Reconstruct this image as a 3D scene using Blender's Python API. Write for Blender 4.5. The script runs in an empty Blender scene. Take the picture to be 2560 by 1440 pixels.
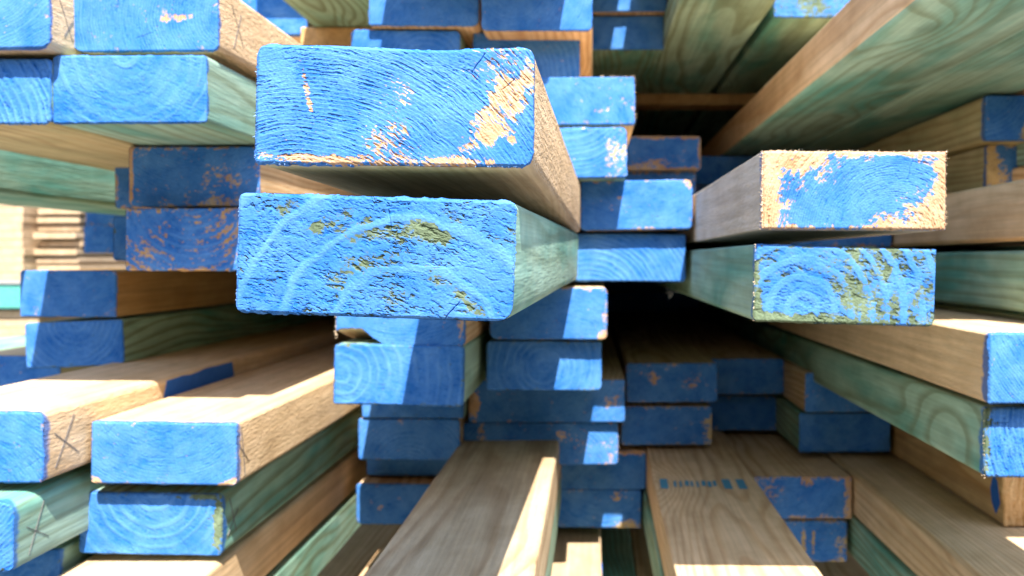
import bpy, math, random
import numpy as np
from mathutils import Vector, Euler, Matrix

# ------------------------------------------------------------------ camera, sky, sun, exposure
CAM_Z = 0.56                     # height of the lens above the yard
FPX, PU, PV = 2000.0, 1480.0, 650.0   # focal length and axis point of the photograph, in its pixels
scene = bpy.context.scene
cam_d = bpy.data.cameras.new('camera')
cam = bpy.data.objects.new('camera', cam_d)
scene.collection.objects.link(cam)
cam.location = (0, 0, CAM_Z)
cam.rotation_euler = (math.radians(90), 0, 0)
cam_d.sensor_width = 36.0
cam_d.lens = 36.0 * FPX / 2560.0
cam_d.shift_x = -(PU - 1280.0) / 2560.0
cam_d.shift_y = -(720.0 - PV) / 2560.0
cam_d.clip_start = 0.01
cam_d.clip_end = 500.0
cam_d.dof.use_dof = True
cam_d.dof.focus_distance = 0.275
cam_d.dof.aperture_fstop = 15.0
scene.camera = cam

LDIR = Vector((-0.27, 1.0, -1.57)).normalized()      # the way sunlight travels
world = bpy.data.worlds.new('World'); scene.world = world
world.use_nodes = True
wn = world.node_tree
for n in list(wn.nodes): wn.nodes.remove(n)
wo = wn.nodes.new('ShaderNodeOutputWorld'); wb = wn.nodes.new('ShaderNodeBackground')
ws = wn.nodes.new('ShaderNodeTexSky'); ws.sky_type = 'NISHITA'; ws.sun_disc = False
ws.sun_elevation = math.asin(-LDIR.z)
ws.sun_rotation = math.atan2(-LDIR.x, -LDIR.y)
wb.inputs['Strength'].default_value = 0.145
wn.links.new(ws.outputs[0], wb.inputs[0]); wn.links.new(wb.outputs[0], wo.inputs[0])
sun_d = bpy.data.lights.new('sun', 'SUN'); sun_d.energy = 5.0; sun_d.angle = math.radians(0.5)
sun_d.color = (1.0, 0.95, 0.87)
sun = bpy.data.objects.new('sun', sun_d); scene.collection.objects.link(sun)
sun.rotation_euler = LDIR.to_track_quat('-Z', 'Y').to_euler()
sun.location = (0.5, -2, 4)
scene.view_settings.view_transform = 'Standard'
scene.view_settings.look = 'None'
scene.view_settings.exposure = 1.72
scene.view_settings.gamma = 1.0
scene.render.engine = 'CYCLES'
scene.cycles.max_bounces = 6
scene.cycles.diffuse_bounces = 4
scene.cycles.glossy_bounces = 2

# ------------------------------------------------------------------ helpers
C = scene.collection
rng0 = np.random.RandomState(5)
PERM = rng0.rand(256, 256)
def vnoise(x, y, seed=0):
    x = x + seed * 17.31; y = y + seed * 9.77
    xi = np.floor(x).astype(np.int64); yi = np.floor(y).astype(np.int64)
    fx = x - xi; fy = y - yi
    fx = fx * fx * fx * (fx * (fx * 6 - 15) + 10); fy = fy * fy * fy * (fy * (fy * 6 - 15) + 10)
    a = PERM[xi & 255, yi & 255]; b = PERM[(xi + 1) & 255, yi & 255]
    c = PERM[xi & 255, (yi + 1) & 255]; d = PERM[(xi + 1) & 255, (yi + 1) & 255]
    return (a * (1 - fx) + b * fx) * (1 - fy) + (c * (1 - fx) + d * fx) * fy
def fbm(x, y, seed=0, oct=4, gain=0.5):
    s = 0; amp = 1; tot = 0
    for o in range(oct):
        s = s + amp * vnoise(x * 2 ** o, y * 2 ** o, seed + o * 3.7); tot += amp; amp *= gain
    return s / tot
def sstep(a, b, x):
    t = np.clip((x - a) / (b - a), 0, 1); return t * t * (3 - 2 * t)

def new_mat(name):
    m = bpy.data.materials.new(name); m.use_nodes = True
    nt = m.node_tree
    for n in list(nt.nodes): nt.nodes.remove(n)
    out = nt.nodes.new('ShaderNodeOutputMaterial'); p = nt.nodes.new('ShaderNodeBsdfPrincipled')
    nt.links.new(p.outputs[0], out.inputs[0])
    return m, nt, p
class G:
    """small node-graph helper"""
    def __init__(s, nt): s.nt = nt
    def n(s, t, **kw):
        n = s.nt.nodes.new(t)
        for k, v in kw.items(): setattr(n, k, v)
        return n
    def put(s, sock, v):
        if isinstance(v, bpy.types.NodeSocket): s.nt.links.new(v, sock)
        elif v is not None: sock.default_value = v
    def math(s, op, a, b=None, c=None, clamp=False):
        n = s.n('ShaderNodeMath', operation=op, use_clamp=clamp)
        s.put(n.inputs[0], a); s.put(n.inputs[1], b) if b is not None else None
        if c is not None: s.put(n.inputs[2], c)
        return n.outputs[0]
    def vmath(s, op, a, b=None):
        n = s.n('ShaderNodeVectorMath', operation=op); s.put(n.inputs[0], a)
        if b is not None: s.put(n.inputs[1], b)
        return n.outputs[0]
    def noise(s, vec, scale, detail=3, rough=0.5, dist=0.0):
        n = s.n('ShaderNodeTexNoise'); s.put(n.inputs['Vector'], vec)
        n.inputs['Scale'].default_value = scale; n.inputs['Detail'].default_value = detail
        n.inputs['Roughness'].default_value = rough; n.inputs['Distortion'].default_value = dist
        return n
    def ramp(s, fac, stops):
        n = s.n('ShaderNodeValToRGB'); s.put(n.inputs[0], fac)
        e = n.color_ramp.elements
        while len(e) < len(stops): e.new(0.5)
        for el, (p, c) in zip(e, stops):
            el.position = p; el.color = c if len(c) == 4 else (*c, 1)
        return n.outputs[0]
    def mix(s, fac, a, b, mode='MIX'):
        n = s.n('ShaderNodeMix', data_type='RGBA', blend_type=mode)
        s.put(n.inputs[0], fac)
        for sock, v in ((n.inputs[6], a), (n.inputs[7], b)):
            s.put(sock, (*v, 1) if isinstance(v, tuple) and len(v) == 3 else v)
        return n.outputs[2]
    def val(s, lo, hi, x):
        n = s.n('ShaderNodeMapRange'); s.put(n.inputs[0], x); n.inputs[1].default_value = lo; n.inputs[2].default_value = hi
        return n.outputs[0]

TAN = dict(base=(0.72, 0.53, 0.335), late=(0.47, 0.275, 0.13), blotch=(0.63, 0.44, 0.255))
BROWN = dict(base=(0.58, 0.45, 0.30), late=(0.34, 0.22, 0.12), blotch=(0.48, 0.35, 0.215))
GREEN = dict(base=(0.34, 0.50, 0.40), late=(0.15, 0.185, 0.10), blotch=(0.10, 0.315, 0.265))
GREY = dict(base=(0.68, 0.62, 0.54), late=(0.52, 0.43, 0.34), blotch=(0.62, 0.54, 0.45))
OLIVE = dict(base=(0.56, 0.48, 0.27), late=(0.30, 0.195, 0.075), blotch=(0.42, 0.40, 0.22))
AMBER = dict(base=(0.60, 0.385, 0.18), late=(0.40, 0.21, 0.075), blotch=(0.50, 0.29, 0.115))
PALE = dict(base=(0.50, 0.37, 0.24), late=(0.38, 0.25, 0.14), blotch=(0.45, 0.32, 0.195))
PALS = dict(tan=TAN, brown=BROWN, green=GREEN, grey=GREY, olive=OLIVE, amber=AMBER, pale=PALE)

def wood_mat(kind, pith, spacing, seed, rough=0.0, late=0.75, knots=0.5, spray=0.0):
    """sawn softwood cut from one ring pattern round a pith axis along local Y"""
    pal = PALS[kind]
    m, nt, p = new_mat('wood_' + kind); g = G(nt)
    co = g.n('ShaderNodeTexCoord').outputs['Object']
    off = (seed * 1.37 % 7, seed * 2.11 % 9, seed * 0.73 % 5)
    c0 = g.vmath('ADD', co, off)
    low = g.noise(g.vmath('MULTIPLY', c0, (14, 3.2, 14)), 1.0, 2, 0.5).outputs['Color']
    low = g.vmath('SUBTRACT', low, (0.5, 0.5, 0.5))
    w = g.vmath('ADD', co, g.vmath('MULTIPLY', low, (0.030, 0, 0.030)))
    w = g.vmath('SUBTRACT', w, (pith[0], 0, pith[1]))
    w = g.vmath('MULTIPLY', w, (1, 0, 1))
    ln = g.n('ShaderNodeVectorMath', operation='LENGTH'); g.put(ln.inputs[0], w)
    sep = g.n('ShaderNodeSeparateXYZ'); g.put(sep.inputs[0], co)
    rho = g.math('ADD', ln.outputs['Value'], g.math('MULTIPLY', sep.outputs[1], 0.012))
    vo = g.n('ShaderNodeTexVoronoi', feature='F1'); g.put(vo.inputs['Vector'], g.vmath('MULTIPLY', c0, (9, 4.2, 9)))
    vo.inputs['Scale'].default_value = 1.0
    kn = g.math('SUBTRACT', 1.0, g.math('DIVIDE', vo.outputs['Distance'], 0.42), clamp=True)
    kn = g.math('MULTIPLY', g.math('MULTIPLY', kn, kn), 0.035 * knots)
    rho = g.math('ADD', rho, kn)
    fr = g.math('FRACT', g.math('DIVIDE', rho, spacing))
    ring = g.ramp(fr, [(0.0, (0.12,) * 3), (0.45, (0.0,) * 3), (0.82, (late,) * 3), (0.93, (late * 0.9,) * 3), (1.0, (0.12,) * 3)])
    fine = g.noise(g.vmath('MULTIPLY', c0, (420, 9, 420)), 1.0, 3, 0.6).outputs['Fac']
    blot = g.noise(g.vmath('MULTIPLY', c0, (22, 6, 22)), 1.0, 3, 0.6, 0.6).outputs['Fac']
    blot2 = g.noise(g.vmath('MULTIPLY', c0, (45, 30, 45)), 1.0, 3, 0.65).outputs['Fac']
    col = g.mix(g.ramp(blot, [(0.42, (0,) * 3), (0.68, (1,) * 3)]), pal['base'], pal['blotch'])
    col = g.mix(ring, col, pal['late'])
    fv = g.ramp(fine, [(0.25, (0.80,) * 3), (0.75, (1.12,) * 3)])
    col = g.mix(1.0, col, fv, 'MULTIPLY')
    st = g.noise(g.vmath('MULTIPLY', c0, (150, 2.2, 150)), 1.0, 2, 0.6).outputs['Fac']
    col = g.mix(1.0, col, g.ramp(st, [(0.3, (0.84, 0.82, 0.79)), (0.7, (1.06,) * 3)]), 'MULTIPLY')
    dv = g.ramp(blot2, [(0.3, (0.86, 0.84, 0.80)), (0.62, (1.04,) * 3)])
    col = g.mix(1.0, col, dv, 'MULTIPLY')
    if kn is not None:
        kd = g.math('SUBTRACT', 1.0, g.math('DIVIDE', vo.outputs['Distance'], 0.10), clamp=True)
        col = g.mix(g.math('MULTIPLY', kd, min(1.0, knots)), col, tuple(0.45 * v for v in pal['late']))
    if spray > 0:
        sy = g.math('ADD', sep.outputs[1], g.math('MULTIPLY', g.math('SUBTRACT', blot2, 0.5), -0.016))
        sm = g.math('SUBTRACT', 1.0, g.math('DIVIDE', sy, spray), clamp=True)
        sm = g.ramp(g.math('ADD', sm, g.math('MULTIPLY', g.math('SUBTRACT', fine, 0.5), 0.6)), [(0.25, (0,) * 3), (0.6, (0.85,) * 3)])
        col = g.mix(sm, col, (0.020, 0.118, 0.39))
    g.put(p.inputs['Base Color'], col)
    p.inputs['Roughness'].default_value = 0.72
    p.inputs['Specular IOR Level'].default_value = 0.22
    bmp = g.n('ShaderNodeBump'); bmp.inputs['Strength'].default_value = 0.55 if not rough else 1.0
    bmp.inputs['Distance'].default_value = 0.0005 + 0.0035 * rough
    rg = g.noise(g.vmath('MULTIPLY', c0, (560, 150, 560) if rough else (520, 40, 520)), 1.0, 3 if rough else 1, 0.7).outputs['Fac']
    hh = rg
    g.put(bmp.inputs['Height'], hh); g.put(p.inputs['Normal'], bmp.outputs[0])
    return m

BARE = dict(brown=((0.5, 0.36, 0.22), (0.3, 0.18, 0.09)), tan=((0.56, 0.405, 0.265), (0.38, 0.205, 0.10)), green=((0.17, 0.225, 0.14), (0.06, 0.085, 0.045)),
            grey=((0.55, 0.40, 0.26), (0.34, 0.2, 0.1)), olive=((0.62, 0.47, 0.25), (0.36, 0.24, 0.10)),
            amber=((0.62, 0.42, 0.22), (0.4, 0.22, 0.08)), pale=((0.62, 0.46, 0.29), (0.44, 0.27, 0.14)))
END_MATS = {}
def end_mat(kind):
    """blue end-seal paint over bare end grain; the paint film is the vertex attribute 'paint'"""
    if kind in END_MATS: return END_MATS[kind]
    m, nt, p = new_mat('end_paint_' + kind); g = G(nt)
    co = g.n('ShaderNodeTexCoord').outputs['Object']
    pa = g.n('ShaderNodeAttribute', attribute_name='paint').outputs['Fac']
    to = g.n('ShaderNodeAttribute', attribute_name='tone').outputs['Fac']
    bl, bd = BARE[kind]
    bare = g.mix(to, bd, bl)
    n1 = g.noise(co, 900, 2, 0.65).outputs['Fac']
    n2 = g.noise(co, 55, 3, 0.6).outputs['Fac']
    thick = g.mix(g.ramp(n2, [(0.3, (0,) * 3), (0.7, (1,) * 3)]), (0.007, 0.094, 0.365), (0.020, 0.136, 0.43))
    blue = g.mix(to, thick, (0.088, 0.236, 0.53))
    blue = g.mix(1.0, blue, g.ramp(n1, [(0.25, (0.82,) * 3), (0.75, (1.12,) * 3)]), 'MULTIPLY')
    bare = g.mix(1.0, bare, g.ramp(n1, [(0.25, (0.75,) * 3), (0.75, (1.15,) * 3)]), 'MULTIPLY')
    pf = g.math('ADD', pa, g.math('MULTIPLY', g.math('SUBTRACT', n1, 0.5), 0.6))
    pf = g.ramp(pf, [(0.22, (0,) * 3), (0.80, (1,) * 3)])
    g.put(p.inputs['Base Color'], g.mix(pf, bare, blue))
    p.inputs['Roughness'].default_value = 0.68
    p.inputs['Specular IOR Level'].default_value = 0.12
    b = g.n('ShaderNodeBump'); b.inputs['Strength'].default_value = 0.5; b.inputs['Distance'].default_value = 0.0003
    g.put(b.inputs['Height'], n1); g.put(p.inputs['Normal'], b.outputs[0])
    END_MATS[kind] = m
    return m
def plain_mat(name, col, rough=0.8, var=0.25, scale=300):
    m, nt, p = new_mat(name); g = G(nt)
    co = g.n('ShaderNodeTexCoord').outputs['Object']
    n = g.noise(co, scale, 4, 0.6).outputs['Fac']
    g.put(p.inputs['Base Color'], g.mix(n, tuple(c * (1 - var) for c in col), tuple(min(1, c * (1 + var)) for c in col)))
    p.inputs['Roughness'].default_value = rough; p.inputs['Specular IOR Level'].default_value = 0.2
    return m
M_PENCIL = plain_mat('pencil_lead', (0.13, 0.12, 0.12), 0.6)
M_SMEAR = plain_mat('blue_smear', (0.024, 0.118, 0.42), 0.65, 0.2, 160)
M_INK = plain_mat('stamp_ink', (0.07, 0.24, 0.36), 0.7, 0.3, 900)
M_FIBRE = plain_mat('torn_fibre', (0.80, 0.62, 0.42), 0.7)
M_FIBREB = plain_mat('painted_fibre', (0.18, 0.32, 0.6), 0.7, 0.4, 900)

def mesh_obj(name, verts, faces, mat, parent=None, smooth=False):
    me = bpy.data.meshes.new(name); me.from_pydata([tuple(v) for v in verts], [], faces)
    me.materials.append(mat)
    if smooth: me.polygons.foreach_set('use_smooth', [True] * len(me.polygons))
    me.update()
    o = bpy.data.objects.new(name, me); C.objects.link(o); o.parent = parent
    return o

def squash(X, Z, W, H, rad):
    """rounded-rectangle map: rad = [(rx,rz)] for tl, tr, br, bl"""
    X = X.copy(); Z = Z.copy()
    for (sx, sz), (rx, rz) in zip(((-1, 1), (1, 1), (1, -1), (-1, -1)), rad):
        px = (X * sx - (W / 2 - rx)) / rx; pz = (Z * sz - (H / 2 - rz)) / rz
        k = (px > 0) & (pz > 0)
        a = px[k]; b = pz[k]
        f = np.maximum(a, b) / np.maximum(np.hypot(a, b), 1e-9)
        X[k] = sx * (W / 2 - rx + a * f * rx); Z[k] = sz * (H / 2 - rz + b * f * rz)
    return X, Z
def axis(n, L, ra, rb):
    t = np.linspace(-L / 2, L / 2, n + 1)
    # the corner zones' inner lines fall on grid lines
    for edge in (-L / 2 + ra, L / 2 - rb):
        i = np.argmin(np.abs(t - edge))
        if 0 < i < n: t[i] = edge
    return t

BOARDS = {}
def board(key, d, x, zt, kind='tan', W=0.089, H=0.038, roll=0.0, vp=None, L=3.6, rad=0.0028, label='', group='timber boards of the big stack',
          pith=None, sp=0.0022, fib='ring', amp=1.0, wear=(), base=0.0, edge=0.15, nx=110, seed=None, rough=0.0, under=None,
          lateh=0.3, bow=0.0, late=0.75, knots=0.5, sag=0.0, cut=None, checks=1, crev=0.0, painted=True, bareend=None, lw_paint=0.0, fscale=(0.0034, 0.0006), lwb=.58, brk=.6, ff=.6, rn=1.0, cutlen=9.0, lwt=.27):
    seed = seed if seed is not None else (sum(ord(c) * (i + 3) for i, c in enumerate(key)) % 97)
    rs = np.random.RandomState(seed + 11)
    if isinstance(rad, (int, float)):
        rad = [(rad * rs.uniform(.6, 1.7),) * 2 for _ in range(4)]
    else: rad = [r if isinstance(r, tuple) else (r, r) for r in rad]
    if roll == 0.0: roll = rs.uniform(-.45, .45)
    if bow == 0.0: bow = rs.uniform(-.0022, .0022)
    if pith is None: pith = (rs.uniform(-.03, .03), rs.choice([-1, 1]) * rs.uniform(.01, .05))
    # ---- body
    nxb = 8; nzb = 5
    def loop_pts():
        pts = []
        tx = np.array(sorted(set([-W / 2, W / 2, 0] + (list(np.linspace(-W / 2 + .006, W / 2 - .006, 36)) if cut is not None else []) + [sg * (W / 2 - r_ * f) for sg, rr_ in ((-1, (0, 3)), (1, (1, 2))) for c_ in rr_ for r_ in (rad[c_][0],) for f in (1, .75, .5, .25)])));
        tz = np.array(sorted(set([-H / 2, H / 2, 0] + [sg * (H / 2 - r_ * f) for sg, rr_ in ((-1, (2, 3)), (1, (0, 1))) for c_ in rr_ for r_ in (rad[c_][1],) for f in (1, .75, .5, .25)])))
        for t in tx[:-1]: pts.append((t, H / 2))
        for t in tz[::-1][:-1]: pts.append((W / 2, t))
        for t in tx[::-1][:-1]: pts.append((t, -H / 2))
        for t in tz[:-1]: pts.append((-W / 2, t))
        return np.array(pts)
    P = loop_pts()
    lx, lz = squash(P[:, 0], P[:, 1], W, H, rad)
    ys = np.concatenate([np.linspace(0.0002, 0.6, 24), np.linspace(0.68, L, 10)])
    n = len(lx); verts = []
    YY, KK = np.meshgrid(ys * 9.0, np.arange(n) * 0.11, indexing='ij')
    WOB = 0.00022 * (fbm(YY, KK, seed + 2, 2) - .5)
    for y, wob in zip(ys, WOB):
        verts.append(np.stack([lx * (1 + wob / W * 4) + bow * y * y, np.full(n, y), lz * (1 + wob / H * 2) + sag * y * y], 1))
    if cut is not None:
        for q_ in verts:
            k_ = max(0.0, 1 - q_[0, 1] / cutlen); cx_, cz_ = cut(q_[:, 0].copy(), q_[:, 2].copy())
            q_[:, 0] += (cx_ - q_[:, 0]) * k_; q_[:, 2] += (cz_ - q_[:, 2]) * k_
    verts = np.concatenate(verts)
    faces = []
    for j in range(len(ys) - 1):
        for i in range(n):
            a = j * n + i; b = j * n + (i + 1) % n
            faces.append((a, a + n, b + n, b))
    faces.append(tuple(range((len(ys) - 1) * n, len(ys) * n))[::-1])
    me = bpy.data.meshes.new('timber_board'); me.from_pydata(verts.tolist(), [], faces)
    me.polygons.foreach_set('use_smooth', [True] * (len(faces) - 1) + [False])
    me.materials.append(wood_mat(kind, pith, sp * (2.2 if sp < .0045 else 0.8), seed, rough, late, knots, (0, .004, .007, .003)[seed % 4] if painted else 0))
    if under:
        me.materials.append(wood_mat(under, pith, sp * 2.2, seed, 0, late, knots))
        mi = np.zeros(len(faces), dtype=np.int32)
        for j in range(len(ys) - 1):
            for i in range(n):
                if lz[i] < -H / 2 + 0.002 and abs(lx[i]) < W / 2 - 0.0005: mi[j * n + i] = 1
        me.polygons.foreach_set('material_index', mi)
    me.update()
    o = bpy.data.objects.new('timber_board', me); C.objects.link(o)
    o.location = (x + W / 2, d, CAM_Z + zt - H / 2)
    vx, vz = (0, 0) if vp is None else ((vp[0] - PU) / FPX, (PV - vp[1]) / FPX)
    o.rotation_euler = Euler((math.atan(vz), math.radians(roll), -math.atan(vx)), 'XYZ')
    o['label'] = label; o['category'] = 'board'
    if group: o['group'] = group
    BOARDS[key] = o
    # ---- end face
    nz = max(10, int(nx * H / W))
    gx = axis(nx, W, rad[0][0], rad[1][0]); gz = axis(nz, H, rad[3][1], rad[0][1])
    X, Z = np.meshgrid(gx, gz)
    X, Z = squash(X.ravel(), Z.ravel(), W, H, rad)
    on_edge = np.zeros((nz + 1, nx + 1), bool); on_edge[0] = on_edge[-1] = True; on_edge[:, 0] = on_edge[:, -1] = True
    on_edge = on_edge.ravel()
    u = X / (W / 2); v = Z / (H / 2)
    wx = (fbm(X / .012, Z / .012, seed, 3) - .5) * .004; wz = (fbm(X / .012, Z / .012, seed + 5, 3) - .5) * .004
    dx = X - pith[0] + wx * .6; dz = Z - pith[1] + wz * .6
    rho = np.hypot(dx, dz); th = np.arctan2(dz, dx)
    ph = rho / sp; fr = (ph + rn * .75 * (vnoise(ph * .55, ph * 0, seed + 71) - .5) + .22 * (fbm(X / .010, Z / .010, seed + 72, 2) - .5)) % 1.0
    lw = sstep(lwb, lwb + .12, fr) * (1 - sstep(.90, 1.0, fr)) * (1 - rn * .65 + rn * .65 * sstep(.35, .6, fbm(X / .022, Z / .018, seed + 73, 3)))
    if fib == 'ring':
        arc = th * max(np.mean(rho), .02)
        a, b = arc / fscale[0], rho / fscale[1]
    else:
        t = math.radians(fib); a = (X * math.cos(t) + Z * math.sin(t) + wx) / fscale[0]; b = (-X * math.sin(t) + Z * math.cos(t) + wz * .7) / fscale[1]
    jx = (fbm(X / .0016, Z / .0016, seed + 51, 2) - .5) * 1.3
    f1 = fbm(a + jx, b + jx * 1.2, seed + 1, 4, .6); f2 = fbm(a * .5 - jx, b * .45 + jx, seed + 8, 4, .6)
    crack = sstep(.53, .70, f1) * (1 - lw * .85) * sstep(.36, .55, fbm(X / .013, Z / .009, seed + 30, 3))
    pit = sstep(.56, .72, f2) * (1 - lw * .9)
    grain = fbm(X / .0006, Z / .0006, seed + 4, 2)
    h = amp * (-.00044 * crack - .00036 * pit + .00030 * grain + .0003 * (f1 - .5)) + lateh * .00045 * lw + .0007 * (fbm(X / .02, Z / .02, seed + 9, 2) - .5)
    # drying checks that run out from the pith
    ck = np.zeros_like(X)
    for c in range(checks):
        q_ = rs.randint(len(th)); t0 = th[q_]; r0 = rho[q_]; ln = rs.uniform(.003, .008)
        off = np.abs((((th - t0 + np.pi) % (2 * np.pi)) - np.pi) * rho + (vnoise(rho / .002, rho * 0 + c, seed + c) - .5) * .0007)
        ck = np.maximum(ck, sstep(.00024, .00008, off) * sstep(ln, ln * .7, np.abs(rho - r0)))
    h = h - .0009 * ck * min(1.0, amp)
    edist = np.minimum(W / 2 - np.abs(X), H / 2 - np.abs(Z))
    h = h - .0007 * sstep(.0012, 0, edist)
    # paint loss
    spk = fbm(X / .0022, Z / .0018, seed + 61, 3) - .5
    wf = base + 0.55 * (fbm(X / .008, Z / .008, seed + 12, 4) - .5) + ff * (f1 - .5) + brk * spk + .35 * (grain - .5) - lw_paint * (lw - .35)
    wf = wf + crev * (crack + pit) * sstep(.45, .62, fbm(X / .02, Z / .014, seed + 21, 3))
    wf = wf + edge * sstep(.0045, 0.0, edist + (fbm(X / .006, Z / .006, seed + 14, 3) - .5) * .006)
    for bl in wear:
        cx, cz, rx, rz, am = bl[:5]; rot = math.radians(bl[5]) if len(bl) > 5 else 0
        # blob in board-end coordinates, metres
        ddx = X - cx * W / 2; ddz = Z - cz * H / 2
        qa = (ddx * math.cos(rot) + ddz * math.sin(rot)) / (rx * W / 2); qb = (-ddx * math.sin(rot) + ddz * math.cos(rot)) / (rz * W / 2)
        q = np.hypot(qa, qb) + (fbm(X / .005, Z / .005, seed + 40, 4, .65) - .5) * 1.2 + (f2 - .5) * .5
        wf = wf + am * (1 - sstep(.45, 1.45, q))
    paint = 1 - sstep(.22, .64, wf)
    if not painted: paint = paint * 0
    tone = np.clip(.45 + .9 * (fbm(X / .011, Z / .011, seed + 17, 4) - .5) + lwt * lw - .40 * crack - .22 * pit, 0, 1)  # cracks and pits darkened: crevice shade put into the tone
    h = h - (1 - paint) * (.00012 + amp * .0005 * np.clip(f2 - .42, 0, 1) * 2)
    # ragged outline
    jag = (fbm(a * .8 + 3, b * .6, seed + 19, 3) - .5) * .0010 + (fbm(X / .012, Z / .012, seed + 23, 2) - .5) * .0009
    sgx = np.where(np.abs(np.abs(X) - W / 2) < rad[0][0] * .5, np.sign(X), 0); sgz = np.where(np.abs(np.abs(Z) - H / 2) < rad[0][0] * .5, np.sign(Z), 0)
    Xe = X + np.where(on_edge, sgx * jag, 0); Ze = Z + np.where(on_edge, sgz * jag, 0)
    if cut is not None: Xe, Ze = cut(Xe, Ze)
    Y = -h - .0006
    Y = np.where(on_edge, .0006, Y)
    vs = np.stack([Xe, Y, Ze], 1)
    ii = np.arange(nz)[:, None] * (nx + 1) + np.arange(nx)[None, :]
    fc = np.stack([ii, ii + 1, ii + nx + 2, ii + nx + 1], -1).reshape(-1, 4)
    me = bpy.data.meshes.new('painted_end')
    me.vertices.add(len(vs)); me.vertices.foreach_set('co', vs.astype(np.float32).ravel())
    me.loops.add(fc.size); me.loops.foreach_set('vertex_index', fc.astype(np.int32).ravel())
    me.polygons.add(len(fc)); me.polygons.foreach_set('loop_start', np.arange(0, fc.size, 4, dtype=np.int32))
    me.polygons.foreach_set('use_smooth', [True] * len(fc))
    me.update(calc_edges=True)
    at = me.attributes.new('paint', 'FLOAT', 'POINT'); at.data.foreach_set('value', paint.astype(np.float32))
    at = me.attributes.new('tone', 'FLOAT', 'POINT'); at.data.foreach_set('value', tone.astype(np.float32))
    me.materials.append(end_mat(bareend or kind))
    e = bpy.data.objects.new('painted_end' if painted else 'bare_end', me); C.objects.link(e); e.parent = o
    return o

def pbox(key, d, uL, vT, **kw):
    """board whose end shows its upper left corner at pixel (uL, vT) of the photograph at distance d"""
    return board(key, d, (uL - PU) / FPX * d, (PV - vT) / FPX * d, **kw)

def strokes(parent, name, lines, width, face, mat, lift=0.0004):
    """thin raised strokes on a side: lines in (y, z) on a side face or (x, y) on a top face; face = ('x', value) or ('z', value)"""
    vs = []; fs = []
    for pts in lines:
        for (a0, b0), (a1, b1) in zip(pts[:-1], pts[1:]):
            L = math.hypot(a1 - a0, b1 - b0) or 1; nx_, ny_ = -(b1 - b0) / L * width / 2, (a1 - a0) / L * width / 2
            q = [(a0 + nx_, b0 + ny_), (a1 + nx_, b1 + ny_), (a1 - nx_, b1 - ny_), (a0 - nx_, b0 - ny_)]
            k = len(vs); s = face[1]; sg = 1 if s > 0 else -1
            for lv in (s + sg * lift, s - sg * .0003):
                for (a, b) in q: vs.append((lv, a, b) if face[0] == 'x' else (a, b, lv))
            fs += [(k, k + 1, k + 2, k + 3), (k + 7, k + 6, k + 5, k + 4)] + [(k + i, k + 4 + i, k + 4 + (i + 1) % 4, k + (i + 1) % 4) for i in range(4)]
    return mesh_obj(name, vs, fs, mat, parent)

def patch(parent, name, poly, face, mat, lift=0.0003):
    vs = []; n = len(poly); s = face[1]; sg = 1 if s > 0 else -1
    for lv in (s + sg * lift, s - sg * .0004):
        for (a, b) in poly: vs.append((lv, a, b) if face[0] == 'x' else (a, b, lv))
    fs = [tuple(range(n)), tuple(range(2 * n - 1, n - 1, -1))] + [(i, n + i, n + (i + 1) % n, (i + 1) % n) for i in range(n)]
    return mesh_obj(name, vs, fs, mat, parent)

def splinters(parent, W, H, spans, mat, seed, ln=(.0004, .0014), n=60, yr=(-.0008, .003)):
    """torn fibres standing off the rim of an end; spans: list of (side, from, to) with side in l r t b, from/to in -1..1"""
    r = random.Random(seed); vs = []; fs = []
    for side, a, b in spans:
        for i in range(n):
            t = r.uniform(a, b); L = r.uniform(*ln) * r.choice([.5, .7, 1, 1]); w = r.uniform(.00010, .00028)
            if side in 'lr':
                sx = -1 if side == 'l' else 1; base = Vector((sx * (W / 2 - .0003), r.uniform(*yr), t * H / 2)); out = Vector((sx, r.uniform(-.9, .3), r.uniform(-.5, .5)))
            else:
                sz = -1 if side == 'b' else 1; base = Vector((t * W / 2, r.uniform(*yr), sz * (H / 2 - .0003))); out = Vector((r.uniform(-.5, .5), r.uniform(-.9, .3), sz))
            out.normalize(); s1 = out.orthogonal().normalized(); s2 = out.cross(s1); k = len(vs)
            vs += [base + s1 * w, base - s1 * w * .5 + s2 * w * .9, base - s1 * w * .5 - s2 * w * .9, base + out * L + s1 * r.uniform(-.3, .3) * L]
            fs += [(k, k + 1, k + 3), (k + 1, k + 2, k + 3), (k + 2, k, k + 3)]
    o = mesh_obj('splinters', vs, fs, mat, parent); o['kind'] = 'stuff'
    return o

# ------------------------------------------------------------------ the yard
m, nt, p = new_mat('yard_gravel'); g = G(nt)
co = g.n('ShaderNodeTexCoord').outputs['Object']
gn = g.noise(co, 90, 5, 0.7).outputs['Fac']; gn2 = g.noise(co, 2.5, 4, 0.6).outputs['Fac']
gc = g.mix(gn, (0.13, 0.115, 0.095), (0.27, 0.25, 0.215)); gc = g.mix(g.math('MULTIPLY', gn2, 0.5), gc, (0.24, 0.215, 0.18))
g.put(p.inputs['Base Color'], gc); p.inputs['Roughness'].default_value = 0.9
b = g.n('ShaderNodeBump'); b.inputs['Strength'].default_value = 0.6; b.inputs['Distance'].default_value = 0.006
g.put(b.inputs['Height'], gn); g.put(p.inputs['Normal'], b.outputs[0])
gv = [(x * 60, y * 60, 0) for y in (-1, 1) for x in (-1, 1)]
yard = mesh_obj('ground', gv, [(0, 1, 3, 2)], m); yard['kind'] = 'structure'

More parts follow.
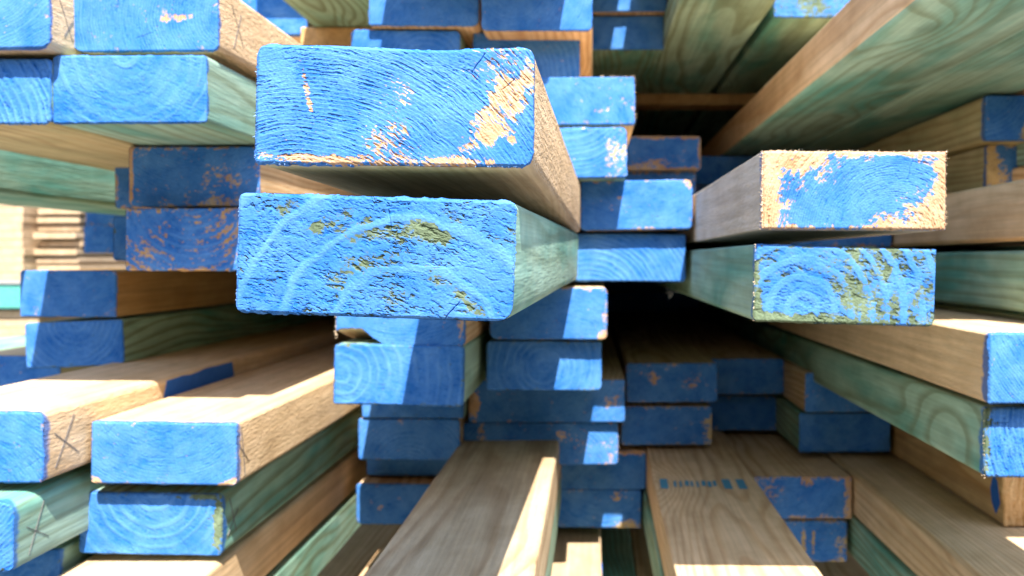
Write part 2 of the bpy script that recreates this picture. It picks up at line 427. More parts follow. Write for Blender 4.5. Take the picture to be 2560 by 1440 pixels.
# ------------------------------------------------------------------ the boards
#  front pair, nearest the lens
def cut_main(X, Z):
    Z = Z - .0013 * np.exp(-((X - .012) / .022) ** 2) * (Z > .0)  * np.clip(Z / .019, 0, 1)
    return X, Z
o = pbox('M1', .2545, 636, 113, H=.0385, kind='tan', roll=.9, vp=(1530, 690), rad=[.0042, .0042, .0048, .0026], nx=640, pith=(-.030, -.062), sp=.0013,
     amp=.50, ff=1.25, edge=.06, base=-.14, rough=1.0, lateh=.1, knots=.2, late=.35, checks=2, cut=cut_main, under='brown', fscale=(.0024, .00047), brk=.25,  # darker brown underside puts shade into its colour
     wear=[(.79, .0, .14, .40, .68, -34), (.78, .72, .24, .20, .38), (.66, -.52, .12, .06, .42, 40), (.02, -.74, .18, .19, .46), (-.5, -.90, .40, .035, .8, -3),
           (.50, -.93, .26, .045, .72), (-.02, .12, .16, .34, .27, -30), (-.63, .25, .022, .19, .72, 14), (.86, -.55, .035, .025, .6)],
     label='nearest timber board on top, blue end chipped to bare wood along its right side')
splinters(o, .089, .0385, [('l', -.9, .9)], M_FIBREB, 3, n=60, ln=(.0004, .0011)); splinters(o, .089, .0385, [('b', -.9, .9)], M_FIBREB, 4, n=30, ln=(.0003, .0006), yr=(-.0004, .0006))
o = pbox('M2', .2545, 588, 491, kind='green', H=.0385, roll=1.9, vp=(1548, 635), rad=[.0028, .0034, .0052, .0030], nx=640, pith=(.0125, -.0325), sp=.0150,
     amp=.56, fib=-14, edge=.05, base=-.06, lateh=.35, crev=.26, knots=.4, late=.4, checks=3, lw_paint=.25, fscale=(.0015, .00045), lwb=.72, brk=.3, rn=.35, lwt=.36,
     wear=[(.05, .44, .50, .085, .50, 2), (-.62, .80, .10, .06, .40, 35), (-.28, .62, .22, .05, .40, 25), (.42, .42, .16, .06, .38, -25), (.5, -.36, .22, .07, .40, -40), (-.02, -.12, .25, .10, .34, 10), (-.25, -.48, .10, .06, .32), (.72, -.75, .14, .05, .36, -35), (.12, -.65, .14, .06, .25)],
     label='nearest timber board below, blue end with wide arched rings and green crevices')
splinters(o, .089, .0385, [('l', -.9, .9), ('t', -.9, .9), ('r', -.7, .9)], M_FIBREB, 7, n=40, ln=(.0002, .0005), yr=(-.0006, .0004))

#  front pair on the right
o = pbox('F1', .387, 1905, 378, kind='grey', rough=.25, bareend='tan', rad=[.0012, .0010, .0012, .0010], nx=420, pith=(.020, -.022), sp=.0011, amp=.6, ff=.9, brk=.9, base=.16, edge=.62, lateh=.1,
     wear=[(-.95, .1, .14, .7, .8), (.95, -.1, .10, .5, .7), (.80, -.55, .26, .16, .75, 35), (-.7, .85, .35, .16, .6, -8), (.3, -.75, .16, .10, .55), (.4, .98, .6, .03, .5),
           (-.1, -.45, .45, .28, -.45), (.35, .35, .40, .22, -.4)], late=.3, knots=.3,
     label='right front board with fuzzy worn edges, bare wood framing patchy blue paint')
splinters(o, .089, .038, [('l', -1, 1), ('t', -1, 1), ('r', -.9, 1)], M_FIBRE, 9, n=130, ln=(.0005, .0017))
o = pbox('F2', .393, 1885, 617, kind='green', roll=1.7, rad=[.0016, .0014, .0034, .0030], nx=420, pith=(-.021, -.0125), sp=.0088, amp=.75, fib=-12, base=.16, edge=.16, lateh=.35, lw_paint=.22, brk=.5, lwb=.5, rn=.6, lwt=.18,
     wear=[(.42, -.05, .62, .50, .27), (-.46, -.34, .30, .27, -.6), (-.50, -.93, .60, .085, 1.0), (-.98, -.3, .08, .4, .45), (.70, .0, .10, .34, -.26, -12), (.52, .1, .05, .34, -.24, -16)], crev=.25, late=.4, knots=.6,
     fscale=(.0028, .0008), label='right front board below, mostly bare green end with blue half rings at left')
splinters(o, .089, .038, [('l', -1, 1)], M_FIBRE, 10, n=80, ln=(.0003, .0009))

#  upper left group
o = pbox('A1', .472, 168, -46, H=.0415, kind='tan', rough=.6, roll=-.6, rad=[.003, .003, .0045, (.011, .013)], nx=300, pith=(.05, .0), sp=.0016, amp=.45, lateh=.1,
     wear=[(.48, -.05, .24, .05, .55, 4), (.30, .0, .05, .1, .3)], late=.3,
     label='upper left board with orange scrapes on its blue end and tan side')
strokes(o, 'pencil_mark', [[(.020, -.014), (.031, .010)], [(.018, .012), (.034, -.010)]], .00026, ('x', .0445), M_PENCIL)
pbox('A2', .462, 132, 138, kind='green', roll=-.3, H=.0395, rad=[.0035, .0025, .0025, .003], nx=300, pith=(-.002, .020), sp=.0075, amp=.5, fib=-20, lateh=.6, late=.55, edge=.1,
     label='upper left board with cup shaped rings, under the one with orange scrapes')
o = pbox('A3', .450, -389, -45, W=.1153, kind='tan', roll=-.8, rad=[.003, .003, .005, .003], nx=220, pith=(.0, .06), sp=.0015, amp=.45, rough=.4, lateh=.1, late=.3,
     label='blue ended board cut by the left edge in the top left corner')
strokes(o, 'pencil_mark', [[(.006, .016), (.020, -.011)], [(.020, .002), (.012, -.009)]], .00036, ('x', .0577), M_PENCIL)
pbox('A4', .460, -370, 145, W=.1147, kind='green', rad=.003, nx=220, pith=(-.06, -.05), sp=.0042, amp=1.3, lateh=.6, late=.4, fscale=(.006, .0010), under='olive',
     label='blue ended board at the left edge with coarse slanting ridges')
#  neighbour further left, only its side shows
board('J1', .60, -.545, .0895, kind='green', nx=60, late=.3, knots=.3, label='green board side running under the boards at the left edge')

#  left middle, in shade
pbox('S1', .545, 322, 366, H=.041, kind='tan', rad=[.002, .003, .0025, .005], nx=200, pith=(.0, .06), sp=.0018, amp=.4, base=.1, edge=.3, wear=[(.45, -.1, .3, .25, .25), (.5, -.8, .5, .08, .35), (-.97, 0, .04, .5, .8)], lateh=.1,
     label='shaded blue board with rusty scuffs, left of the nearest pair')
pbox('S2', .530, 314, 521, H=.0415, kind='olive', bareend='amber', rad=.0025, nx=200, pith=(.0, .030), sp=.0060, amp=.5, base=.1, edge=.2, lw_paint=.35, wear=[(.6, -.1, .3, .4, .3), (-.85, -.6, .2, .2, .25)],
     label='shaded blue board with cup shaped rings worn brown, left of the nearest pair')
pbox('S3', .68, 287, 400, H=.041, W=.079, kind='tan', nx=70, rad=.004, edge=.55, label='tan edged board half hidden behind the rusty scuffed blue one')
pbox('S4', .68, 283, 541, W=.079, kind='green', nx=70, edge=.35, label='narrow green rimmed board end beside the pale blurred stack')
board('J2', .80, -.70, .150, W=.19, kind='green', nx=40, label='hidden wide board added to shade the dark blue ends at left')  # unseen board, added to cast shade on the two far ends
pbox('S5a', 1.08, 212, 492, kind='tan', nx=60, edge=.2, base=.1, label='dark blue board end next to the pale blurred stack, upper one')
pbox('S5b', 1.08, 210, 562, kind='tan', nx=60, edge=.2, base=.1, label='dark blue board end next to the pale blurred stack, lower one')

pbox('H1', .66, 50, 676, W=.080, H=.0385, kind='amber', rad=.0025, nx=150, pith=(0, .07), sp=.002, amp=.3, late=.25, knots=.6, label='blue board with brown side at left, above the green sided one')
pbox('H2', .66, 64, 803, W=.081, H=.0375, roll=-2.4, kind='green', nx=150, sp=.005, amp=.4, edge=.2, label='blue board with dark green side at left, under the brown sided one')
pbox('H3', .735, -92, 889, kind='tan', nx=60, label='blue board end low at the left edge behind the tan board top')
pbox('H4', .735, -345, 889, kind='green', nx=40, label='blue board end further left at the left edge')

#  lower left
o = pbox('B1', .489, 228, 1056, kind='tan', rough=.45, roll=.9, rad=[.0022, .0022, .0026, .0036], nx=300, pith=(.0, .05), sp=.0016, amp=.5, lateh=.1, late=.2, knots=.25, wear=[(-.92, -.92, .12, .07, .6, -25), (.90, -.92, .16, .05, .75, 22)], edge=.12,
     label='lower left board with sunlit top and two chipped bottom corners')
strokes(o, 'pencil_mark', [[(.006, .014), (.012, -.016)], [(.004, .004), (.017, -.008)]], .00026, ('x', .0445), M_PENCIL)
o = pbox('B2', .500, 199, 1233, H=.0385, kind='green', roll=1.2, rad=[.0025, .003, .0035, .0032], nx=300, pith=(.002, .022), sp=.0075, amp=.45, fib=-25, lateh=.5, late=.8, knots=.2, wear=[(.95, -.1, .07, .35, .8), (.75, .93, .3, .05, .6)],
     label='lower left board with green right rim and wide cup shaped rings')
strokes(o, 'pencil_mark', [[(.010, .014), (.020, -.010)], [(.022, .004), (.008, -.009)]], .00026, ('x', .0445), M_PENCIL)
o = pbox('B3', .450, -287, 1028, kind='tan', H=.040, roll=.7, rad=[.0028, .0035, .0035, .003], nx=220, pith=(-.01, -.05), sp=.0018, amp=.6, lateh=.15, rough=.3, late=.3, label='lower left board with a pencilled cross, cut by the left edge')
strokes(o, 'pencil_mark', [[(.026, .014), (.010, -.014)], [(.009, .006), (.030, -.009)]], .00042, ('x', .0445), M_PENCIL)
def smear(o, y0, y1, z0, z1, fx, seed, parts=9):
    r = random.Random(seed); top = []; bot = []
    for i in range(parts + 1):
        y = y0 + (y1 - y0) * i / parts
        top.append((y, z1 + r.uniform(-.001, .0005))); bot.append((y, z0 + r.uniform(-.0005, .001)))
    poly = [(y0 - .004, (z0 + z1) / 2)] + top + [(y1 + .004, (z0 + z1) / 2)] + bot[::-1]
    return patch(o, 'paint_smear', poly, ('x', fx), M_SMEAR)
smear(o, .130, .235, -.004, .0185, .0445, 3)
o = pbox('B4', .434, -377, 1252, kind='green', roll=.7, rad=[.003, (.008, .007), .003, .003], nx=220, pith=(-.01, .05), sp=.0022, amp=.9, lateh=.2, late=.5, edge=.25, label='green sided board in the lower left corner with a pencilled cross')
strokes(o, 'pencil_mark', [[(.024, .013), (.012, -.014)], [(.010, .002), (.028, -.009)]], .00026, ('x', .0445), M_PENCIL)
board('B5', .47, -.3226, -.1895, kind='tan', late=.25, rad=[.003, .004, .003, .003], nx=60, label='tan board with sunlit top under the lower left boards')
board('B6', .48, -.3226, -.2315, kind='green', nx=40, label='green sided board at the bottom beneath a tan board, lower left')
board('B7', .49, -.415, -.178, kind='green', nx=40, label='board end at the bottom left corner beside the tan top')
board('B8', .52, -.205, -.290, kind='amber', nx=60, late=.3, label='amber board lying deep at the bottom with a narrow sunlit strip')

#  top middle
pbox('T1', .647, 922, -52, kind='tan', nx=140, amp=.35, rad=.0035, edge=.1, label='blue board at the top edge, left of a pair with tan rims')
pbox('T2', .640, 1203, -41, kind='tan', nx=140, amp=.35, rad=.003, edge=.08, lateh=.1, label='blue board at the top edge with a sunlit stripe at its right')
pbox('T3', .654, 878, 75, kind='green', nx=140, sp=.005, amp=.35, rad=.004, edge=.15, label='blue board peeking out above the nearest board, top left of it')
pbox('T4', .667, 1183, 82, kind='tan', nx=140, sp=.0045, pith=(-.03, -.02), amp=.4, rad=.003, edge=.1, label='blue board above the nearest board, partly sunlit at its right')
pbox('T5', .89, 1467, -56, kind='tan', nx=100, edge=.1, rad=.0015, label='small dark blue board at the top edge with a sunlit streak')
pbox('T6', .90, 1462, 40, kind='green', nx=100, edge=.1, rad=.0015, label='small dark blue board with a sunlit square, under the topmost one')
board('T0', .62, -.275, .268, kind='green', nx=40, label='dark green board underside at the top edge, left of centre')
pbox('N1', .80, 545, -6, kind='tan', nx=60, label='navy board end at the top edge above the tan sided board')
board('T7', .62, .080, .274, kind='green', nx=40, sp=.004, late=.7, knots=1.0, label='green board underside with long flame grain at the top edge')
board('T8', .78, .177, .274, kind='green', nx=100, base=.25, wear=[(-.2, -.2, .4, .3, .3)], late=.4, label='green board underside with a scuffed blue end at the top edge')
board('R0', .62, .272, .272, kind='green', nx=40, label='green board high at the top right behind the tan sided one')

#  upper right
o = board('R1', .40, .176, .178, kind='tan', under='green', nx=60, sp=.0042, late=.55, knots=1.0, rad=[.002, .002, .002, .004], pith=(.02, .02), label='big board at upper right, tan side and green grained underside')
board('R2', .40, .268, .178, kind='green', under='green', nx=40, late=.35, label='green board underside in the right upper corner')
pbox('R3', .667, 2461, 238, kind='olive', nx=140, pith=(-.05, .03), sp=.0035, wear=[(-.2, -.6, .15, .2, .7)], amp=.4, late=.5, label='upper blue end of the olive sided pair at the right edge')
pbox('R4', .690, 2466, 360, kind='olive', nx=140, edge=.5, wear=[(-.75, -.3, .2, .35, .5, 20), (-.9, 0, .1, .5, .6)], amp=.4, late=.5, label='lower end of the olive sided pair at the right edge, paint worn off')
board('R5', .455, .265, .0497, kind='tan', nx=40, late=.3, rad=.002, knots=.3, label='broad tan board side at the right edge, right of the worn front board')
board('R6', .455, .265, .0060, kind='green', nx=40, late=.5, knots=1.0, rad=.002, label='green knotty board side at the right edge, right of the half ringed end')
pbox('R7', .425, 2471, 831, kind='tan', nx=260, pith=(.05, .06), sp=.0014, amp=.4, late=.2, rough=.15, rad=[.0025, .003, .003, .002], edge=.12, label='blue ended board with tan side, low at the right edge')
o = pbox('R8', .435, 2459, 1019, kind='green', nx=260, pith=(.03, .01), sp=.0030, amp=1.3, late=.6, knots=1.0, rad=[.003, .003, .003, .004], edge=.2, wear=[(-.97, .2, .06, .5, .5)], crev=.4, label='ridged blue ended board with swirling green side, low at the right edge')
splinters(o, .089, .038, [('l', -1, 1)], M_FIBRE, 14, n=60, ln=(.0003, .0010))
board('R9', .70, .1735, .0495, kind='tan', nx=70, edge=.3, label='dark board end in the slot right of the front right pair')

#  middle column
o = pbox('C0a', .620, 1300, 192, kind='tan', H=.0375, nx=190, pith=(-.06, -.05), sp=.0018, amp=.35, rad=.0018, lateh=.1, edge=.15, wear=[(.75, .1, .2, .4, .12), (.3, -.4, .3, .05, .25)], label='sunlit blue board with ragged right edge, right of the nearest board')
splinters(o, .089, .0375, [('r', -1, 1), ('t', .4, 1)], M_FIBRE, 21, n=60, ln=(.0008, .0030))
pbox('C0b', .607, 1274, 319, kind='green', bareend='olive', H=.0385, nx=190, pith=(.0, .05), sp=.004, amp=.35, rad=[.002, .004, .003, .002], edge=.2, wear=[(.75, -.35, .25, .25, .35), (.8, .3, .15, .2, .15)], label='sunlit blue board with yellowish worn corner, right of the nearest board')
pbox('C1', .632, 1450, 450, kind='tan', roll=-.8, H=.0395, nx=200, pith=(.0, .06), sp=.0018, amp=.35, rad=.0035, edge=.28, lateh=.1, wear=[(.95, .85, .08, .1, .5), (-.45, -.15, .08, .06, .3), (-.3, .3, .04, .04, .3)], label='blue board between the two front pairs, upper of two, pale worn rim')
pbox('C2', .642, 1437, 584, kind='green', roll=.5, H=.0385, nx=200, pith=(-.035, -.045), sp=.0042, amp=.4, lateh=.5, rad=.002, edge=.15, label='blue board between the two front pairs, lower of two, slanting rings')
pbox('U1', .89, 1552, 340, kind='tan', nx=100, edge=.7, rad=.003, base=.15, wear=[(-.2, -.7, .4, .2, .3)], label='dark blue board end with tan rim in the hollow above the middle pair')
pbox('U2', .90, 1542, 429, kind='tan', nx=70, edge=.4, label='dark blue board end mostly hidden behind the middle pair')
pbox('U3', 1.05, 1737, 390, kind='tan', nx=60, label='nearly black board end deep in the hollow, upper one')
pbox('U4', 1.06, 1737, 464, kind='tan', nx=60, label='nearly black board end deep in the hollow, lower one')

#  lower middle
def cut_break(X, Z):
    t = X / .089
    lift = .011 * sstep(-.10, -.32, t) + .0035 * sstep(.02, -.15, t) + (fbm(X / .004, X * 0, 3, 3) - .5) * .003 * sstep(.1, -.1, t)
    Z2 = np.maximum(Z, -.019 + lift)
    return X, Z2
o = pbox('E1', .550, 840, 738, kind='tan', roll=.5, H=.0375, nx=200, pith=(0, .06), sp=.002, amp=.35, rad=[.002, .003, .008, .002], edge=.15, lateh=.1, cut=cut_break, cutlen=.05, wear=[(.93, -.2, .06, .3, .5)], label='blue board with a broken lower edge just under the nearest pair')
splinters(o, .089, .0375, [('l', -.6, .4)], M_FIBRE, 31, n=50, ln=(.0006, .0022))
pbox('E2', .548, 835, 862, kind='green', roll=1.2, H=.0415, nx=200, pith=(-.04, .0), sp=.0075, amp=.35, fib=-15, lateh=.4, rad=.003, edge=.2, label='blue board half in sun, below the one with the broken edge')
pbox('E3', .700, 905, 937, kind='green', roll=.2, nx=120, amp=.3, rad=.002, label='thin shaded strip of blue board end under the half sunlit one')
pbox('E4', .702, 896, 1047, kind='tan', H=.0360, nx=140, pith=(0, -.03), sp=.0032, amp=.35, rad=.002, label='shaded blue board with arched rings and a small sunlit patch at left')
pbox('E5', .766, 916, 1090, kind='tan', nx=70, label='very dark blue board end under the arched ring one')
pbox('E6', .750, 891, 1210, kind='tan', nx=110, rad=[.003, .003, .003, .006], edge=.2, wear=[(-.5, -.2, .1, .05, .4, 40), (-.7, .1, .05, .05, .4)], label='shaded blue board end left of the weathered board top')
pbox('G1', .607, 1224, 719, kind='tan', roll=.4, H=.0395, nx=180, pith=(.0, -.09), sp=.0016, amp=.3, rad=.004, edge=.3, lateh=.1, wear=[(.93, -.85, .1, .12, .5)], label='blue board with sunlit right third, right under the nearest pair')
pbox('G2', .618, 1216, 852, kind='green', roll=.4, H=.0385, nx=180, pith=(.0, .0), sp=.0062, amp=.5, lateh=.55, rad=.003, edge=.22, label='blue board with ring ridges in its sunlit right third')
pbox('G3', .715, 1171, 950, W=.140, kind='tan', nx=220, sp=.002, amp=.3, rad=.0025, edge=.15, base=.03, wear=[(-.93, -.2, .08, .16, .75), (.85, .0, .12, .1, .3)], label='wide blue board with a bare patch at left, upper of the wide pair')
o = pbox('G4', .722, 1157, 1056, W=.140, H=.0385, kind='tan', nx=220, pith=(0, -.04), sp=.0030, amp=.4, rad=.0025, edge=.12, base=.05, wear=[(.45, .0, .28, .10, .33, -32), (-.75, .2, .06, .3, .25), (.85, -.5, .12, .2, .25)], label='wide blue board with slanting brown scratches, lower of the wide pair')
splinters(o, .14, .0385, [('r', -.9, .9)], M_FIBRE, 41, n=40, ln=(.0008, .0026))
pbox('G5', .79, 1390, 1127, kind='tan', nx=110, rad=.002, edge=.12, wear=[(.75, .95, .4, .08, .6), (-.9, -.3, .06, .1, .4)], label='shaded blue board below the wide pair, upper of two')
pbox('G6', .792, 1378, 1223, kind='green', bareend='olive', roll=.7, nx=110, sp=.005, edge=.22, rad=.0025, wear=[(.7, -.8, .3, .12, .5), (.5, .6, .2, .1, .3)], label='shaded blue board below the wide pair, lower of two, worn corner')

#  lower right, in the shade
pbox('D1', .78, 1566, 908, kind='tan', nx=110, edge=.2, base=.06, rad=.0022, wear=[(-.4, .2, .08, .15, .4), (.4, .0, .3, .2, .2)], label='shaded blue board right of the wide pair, upper of two')
pbox('D2', .785, 1553, 1016, kind='olive', nx=110, edge=.3, base=.05, rad=.0022, wear=[(.9, -.2, .15, .4, .3)], label='shaded blue board right of the wide pair, lower of two')
pbox('D3', .855, 1764, 897, kind='tan', W=.084, nx=80, edge=.2, label='very dark navy board end in the lower right hollow, upper one')
pbox('D4', .88, 1757, 990, kind='olive', W=.083, nx=80, edge=.25, label='very dark navy board end in the lower right hollow, lower one')
pbox('D5', .77, 2013, 932, kind='tan', nx=80, label='navy board end half hidden behind the swirling green side')
pbox('D6', .78, 1998, 1033, kind='green', nx=80, edge=.1, label='navy board end with dark green side in the lower right hollow')

#  bottom rows, seen along their tops
o = board('L5', .36, -.1185, -.1625, kind='brown', nx=40, sp=.0042, late=.65, knots=1.0, pith=(.0, -.03), rough=.3, label='weathered grey brown board top running out at the bottom centre')
strokes(o, 'ink_stamp', [[(-.030 + i * .0045, .045), (-.0275 + i * .0045, .0455)] for i in range(6)], .0022, ('z', .019), M_SMEAR)
board('L5b', .37, -.1195, -.2035, kind='green', nx=40, label='green board under the weathered grey brown one')
board('L6', .55, -.080, -.276, kind='pale', nx=60, late=.15, label='glaring sunlit pale board top low at the bottom centre')
patch(BOARDS['L6'], 'paint_smear', [(.165, -.012), (.195, -.010), (.200, .012), (.180, .0178), (.162, .015)], ('x', .0445), M_SMEAR)
o = board('L1', .42, .050, -.1885, kind='tan', nx=40, sp=.0045, late=.6, knots=.8, pith=(.01, -.03), vp=(1500, 645), label='smooth tan board top with blue ink stamp at lower right')
sv = []
for (x0, x1, y0, y1) in ((-.0405, -.034, 0, .011), (.012, .019, 0, .011), (.024, .031, .0, .011)): sv.append((x0, x1, y0, y1))
r = random.Random(4)
for i in range(8): sv.append((-.029 + i * .0047, -.029 + i * .0047 + r.uniform(.0016, .0036), .0015 + r.uniform(0, .002), .008 + r.uniform(0, .0015)))
vs = []; fs = []
for (x0, x1, y0, y1) in sv:
    k = len(vs); vs += [(x0, .236 + 2.6 * y0, .0194), (x1, .236 + 2.6 * y0, .0194), (x1 + .001, .236 + 2.6 * y1, .0194), (x0 + .001, .236 + 2.6 * y1, .0194)]; fs.append((k, k + 1, k + 2, k + 3))
mesh_obj('ink_stamp', vs, fs, M_INK, o)
board('L1b', .43, .051, -.2290, kind='green', nx=40, label='green board under the ink stamped one')
board('L2', .722, .1455, -.1955, kind='tan', nx=130, edge=.35, base=.06, rad=.002, wear=[(.93, 0, .1, .5, .5), (-.7, .3, .3, .2, .3), (.1, .8, .2, .1, .3)], label='shaded blue board end between two tan board tops, upper of two')
board('L3', .730, .1440, -.2375, kind='olive', nx=130, edge=.3, base=.08, rad=.002, wear=[(.1, 0, .05, .4, .5), (.3, 0, .03, .3, .5), (.85, -.3, .15, .3, .3)], label='shaded blue board end between two tan board tops, lower of two')
board('L4', .40, .2375, -.1935, kind='tan', nx=40, sp=.0045, late=.6, knots=1.0, pith=(-.02, .02), label='grained tan board top running out at the lower right corner')
board('L4b', .41, .2385, -.2345, kind='green', nx=40, knots=1.0, label='green knotty board under the grained tan one at lower right')
o = board('K1', .578, .2970, -.1545, kind='amber', bareend='amber', painted=False, nx=140, sp=.006, pith=(.09, .0), lateh=.8, label='unpainted board end under the ridged blue one at the right edge')
patch(o, 'paint_smear', [(.008, .012), (.014, .015), (.018, .004), (.016, -.006), (.010, -.013), (.004, -.004)], ('x', -.0445), M_SMEAR)

#  boards of the courses above the picture that shade the top rows
board('O1', .55, -.155, .282, kind='tan', W=.140, nx=30, L=2.4, group='', label='wide board of the course above, jutting over the top blue ends')
board('O2', .60, .050, .330, kind='tan', nx=30, group='', label='board of the course above the top right ends')

#  boards added beside, above, below and behind to keep stray light out
def filler(d, x, zt, label, L=3.0):
    f = len(BOARDS) % 2
    return board('f%d' % len(BOARDS), d, x, zt, kind=('tan', 'green')[f], nx=24, L=L, label=label, group='boards added to block light around the stack', knots=.3, seed=70 + len(BOARDS) % 9)
for k in range(13): filler(.60 + .02 * (k % 3), .362 + .004 * (k % 2), .236 - .0392 * k, 'board added just beyond the right edge to block light')
for k in range(9): filler(.70, -.40 + .0895 * k, -.3325, 'board added under the others to keep the gaps dark')
for k in range(4): filler(.75, -.322 + .0895 * k, .3565, 'board added above the stack to block the sky, left of the middle')
for k in range(3): filler(.75, .142 + .0895 * k, .3565, 'board added above the stack to block the sky, right of the middle')
for k in range(4):
    for c in range(3): filler(1.55 + .03 * c, -.05 + .0895 * c, .015 - .039 * k, 'board added far back to block light in the hollow below the middle pair', 1.8)
for k in range(3):
    for c in range(3): filler(1.75 + .03 * c, .085 + .0895 * c, .205 - .039 * k, 'board added far back to block light in the hollow above the middle pair', 1.6)

# ------------------------------------------------------------------ spacers between the courses
def spacer(x0, x1, y, zt, H, Dp, kind, label, seed):
    W = x1 - x0
    vs = []; fs = []; n = 14; rr = random.Random(seed)
    prof = [(-Dp / 2, -H / 2 + .002), (-Dp / 2, H / 2 - .002), (-Dp / 2 + .002, H / 2), (Dp / 2 - .002, H / 2), (Dp / 2, H / 2 - .002), (Dp / 2, -H / 2 + .002), (Dp / 2 - .002, -H / 2), (-Dp / 2 + .002, -H / 2)]
    for i in range(n + 1):
        xx = -W / 2 + W * i / n; j = rr.uniform(-.0004, .0004)
        vs += [(xx, a + j, b + j * .5) for a, b in prof]
    for i in range(n):
        for k in range(8):
            a = i * 8 + k; b = i * 8 + (k + 1) % 8; fs.append((a, b, b + 8, a + 8))
    fs += [tuple(range(7, -1, -1)), tuple(range(n * 8, n * 8 + 8))]
    m = wood_mat(kind, (0, 0), .004, seed, .3, .2, .2)
    o = mesh_obj('wooden_spacer', vs, fs, m)
    o.location = (x0 + W / 2, y + Dp / 2, CAM_Z + zt - H / 2); o['label'] = label; o['category'] = 'spacer'; o['group'] = 'wooden spacers across the stack'
    return o
spacer(-.286, -.170, .786, .2295, .038, .05, 'amber', 'short tan spacer block between courses at the top edge', 3)
spacer(.02, .36, 1.13, .2355, .016, .045, 'amber', 'thin tan spacer lath across the dark upper hollow', 5)

# ------------------------------------------------------------------ far stack of thin pale boards, out of focus at the left
def thin_board(x, y, z, W, T, L, rz, seed, label):
    vs = []; fs = []; n = 6; e = .0015; rr = random.Random(seed)
    prof = [(-W / 2, -T / 2 + e), (-W / 2, T / 2 - e), (-W / 2 + e, T / 2), (W / 2 - e, T / 2), (W / 2, T / 2 - e), (W / 2, -T / 2 + e), (W / 2 - e, -T / 2), (-W / 2 + e, -T / 2)]
    for i in range(n + 1):
        q = rr.uniform(-.0006, .0006)
        vs += [(a, L * i / n, b + q) for a, b in prof]
    for i in range(n):
        for k in range(8):
            a = i * 8 + k; b = i * 8 + (k + 1) % 8; fs.append((a, a + 8, b + 8, b))
    fs += [tuple(range(8)), tuple(range(n * 8 + 7, n * 8 - 1, -1))]
    o = mesh_obj('thin_board', vs, fs, THINM[seed % 3])
    o.location = (x, y, z); o.rotation_euler = (0, 0, rz); o['label'] = label; o['category'] = 'board'; o['group'] = 'thin pale boards of the far stack'
    return o
THINM = [wood_mat('pale', (.02 * i, .05), .006, 60 + i, 0, .25, .2) for i in range(3)]
ords = ['top', 'second', 'third', 'fourth', 'fifth', 'sixth', 'seventh', 'eighth', 'ninth', 'tenth', 'eleventh', 'twelfth']
rr = random.Random(8)
for i in range(11):
    z = CAM_Z + .160 - i * .0200
    thin_board(-1.320 + rr.uniform(-.006, .006), 1.98 + rr.uniform(-.012, .012), z, .105, .0140, 1.4, 0, i, 'pale thin board, %s layer of the blurred stack, shadowed end' % ords[i])
    thin_board(-1.530 + rr.uniform(-.003, .003), 1.94, z, .30, .0188, 1.4, 0, i + 1, 'pale thin board, %s layer of the blurred stack, at the left edge' % ords[i])
for i in range(6):
    thin_board(-1.52 + rr.uniform(-.004, .004), 1.97, CAM_Z - .135 - i * .0200, .32, .0185, 1.4, 0, i + 2, 'pale thin board, %s layer under the teal bearer at the left edge' % ords[i])
GREEN2 = dict(base=(0.10, 0.42, 0.36), late=(0.07, 0.30, 0.26), blotch=(0.09, 0.36, 0.31)); PALS['teal'] = GREEN2
def bearer(x0, x1, y, zt, H, Dp, kind, label, seed):
    o = spacer(x0, x1, y, zt, H, Dp, kind, label, seed); o.name = 'timber_bearer'; o['category'] = 'bearer'; del o['group']
    return o
bearer(-1.75, -1.30, 1.95, -.060, .058, .07, 'teal', 'blurred teal bearer between pale layers at the left edge', 9)
bearer(-.75, .50, .85, -.3705, .10, .10, 'amber', 'square bearer under the lowest course of boards, near the front', 11)
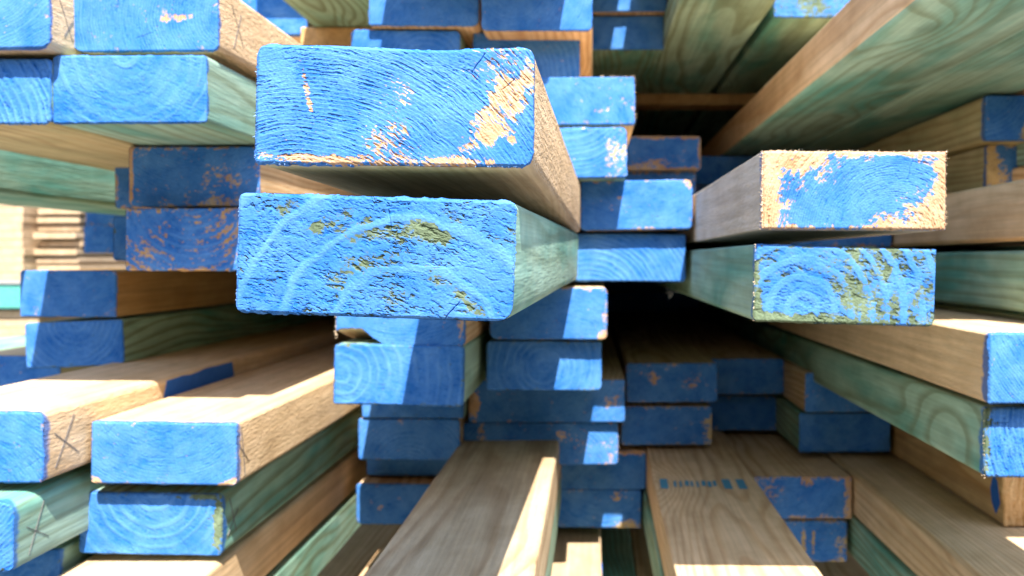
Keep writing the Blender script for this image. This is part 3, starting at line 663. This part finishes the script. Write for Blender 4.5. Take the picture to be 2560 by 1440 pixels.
bearer(-.75, .50, 2.6, -.3705, .10, .10, 'amber', 'square bearer under the lowest course of boards, at the back', 12)

# ------------------------------------------------------------------ added row of packs, unseen behind the lens, that blocks the low sky
def pack(x0, z0, label, seed):
    W, H, Dp, e = 1.58, .80, 1.0, .02
    prof = [(-W / 2, e), (-W / 2, H - e), (-W / 2 + e, H), (W / 2 - e, H), (W / 2, H - e), (W / 2, e), (W / 2 - e, 0), (-W / 2 + e, 0)]
    vs = [(a, y, b) for y in (-Dp, -Dp * .66, -Dp * .33, 0) for a, b in prof]; fs = []
    for j in range(3):
        for k in range(8): fs.append((j * 8 + k, j * 8 + (k + 1) % 8, j * 8 + 8 + (k + 1) % 8, j * 8 + 8 + k))
    fs += [tuple(range(7, -1, -1)), tuple(range(24, 32))]
    o = mesh_obj('added_sky_blocker', vs, fs, M_PACK); o.location = (x0, -1.7, z0); o['label'] = label; o['category'] = 'timber pack'; o['group'] = 'packs added to block the low sky'
M_PACK = wood_mat('brown', (.3, .3), .04, 33, 0, .6, .3)
for c in range(4):
    for r_ in range(2): pack(-2.4 + 1.6 * c, .0 + .80 * r_, 'pack added behind the lens to block the low sky, %s row, %s from the left' % (('lower', 'upper')[r_], ('first', 'second', 'third', 'fourth')[c]), c)

# ------------------------------------------------------------------ a wisp of cobweb in the dark hollow
vs = []; fs = []; r = random.Random(12)
for i in range(26):
    b = Vector((r.gauss(0, .0016), r.gauss(0, .002), r.gauss(0, .0022))); dvec = Vector((r.gauss(0, 1), r.gauss(0, .6), r.gauss(0, 1))).normalized() * r.uniform(.002, .006)
    sd = dvec.orthogonal().normalized() * .00016; k = len(vs); vs += [b + sd, b - sd, b + dvec, b + dvec.cross(sd).normalized() * .00016]; fs += [(k, k + 1, k + 2), (k + 1, k + 3, k + 2), (k + 3, k, k + 2)]
o = mesh_obj('cobweb', vs, fs, plain_mat('web_silk', (.75, .76, .8), .6)); o.location = (.0705, .72, CAM_Z - .0300)
o['label'] = 'tiny white wisp of cobweb under the middle pair of boards'; o['category'] = 'cobweb'
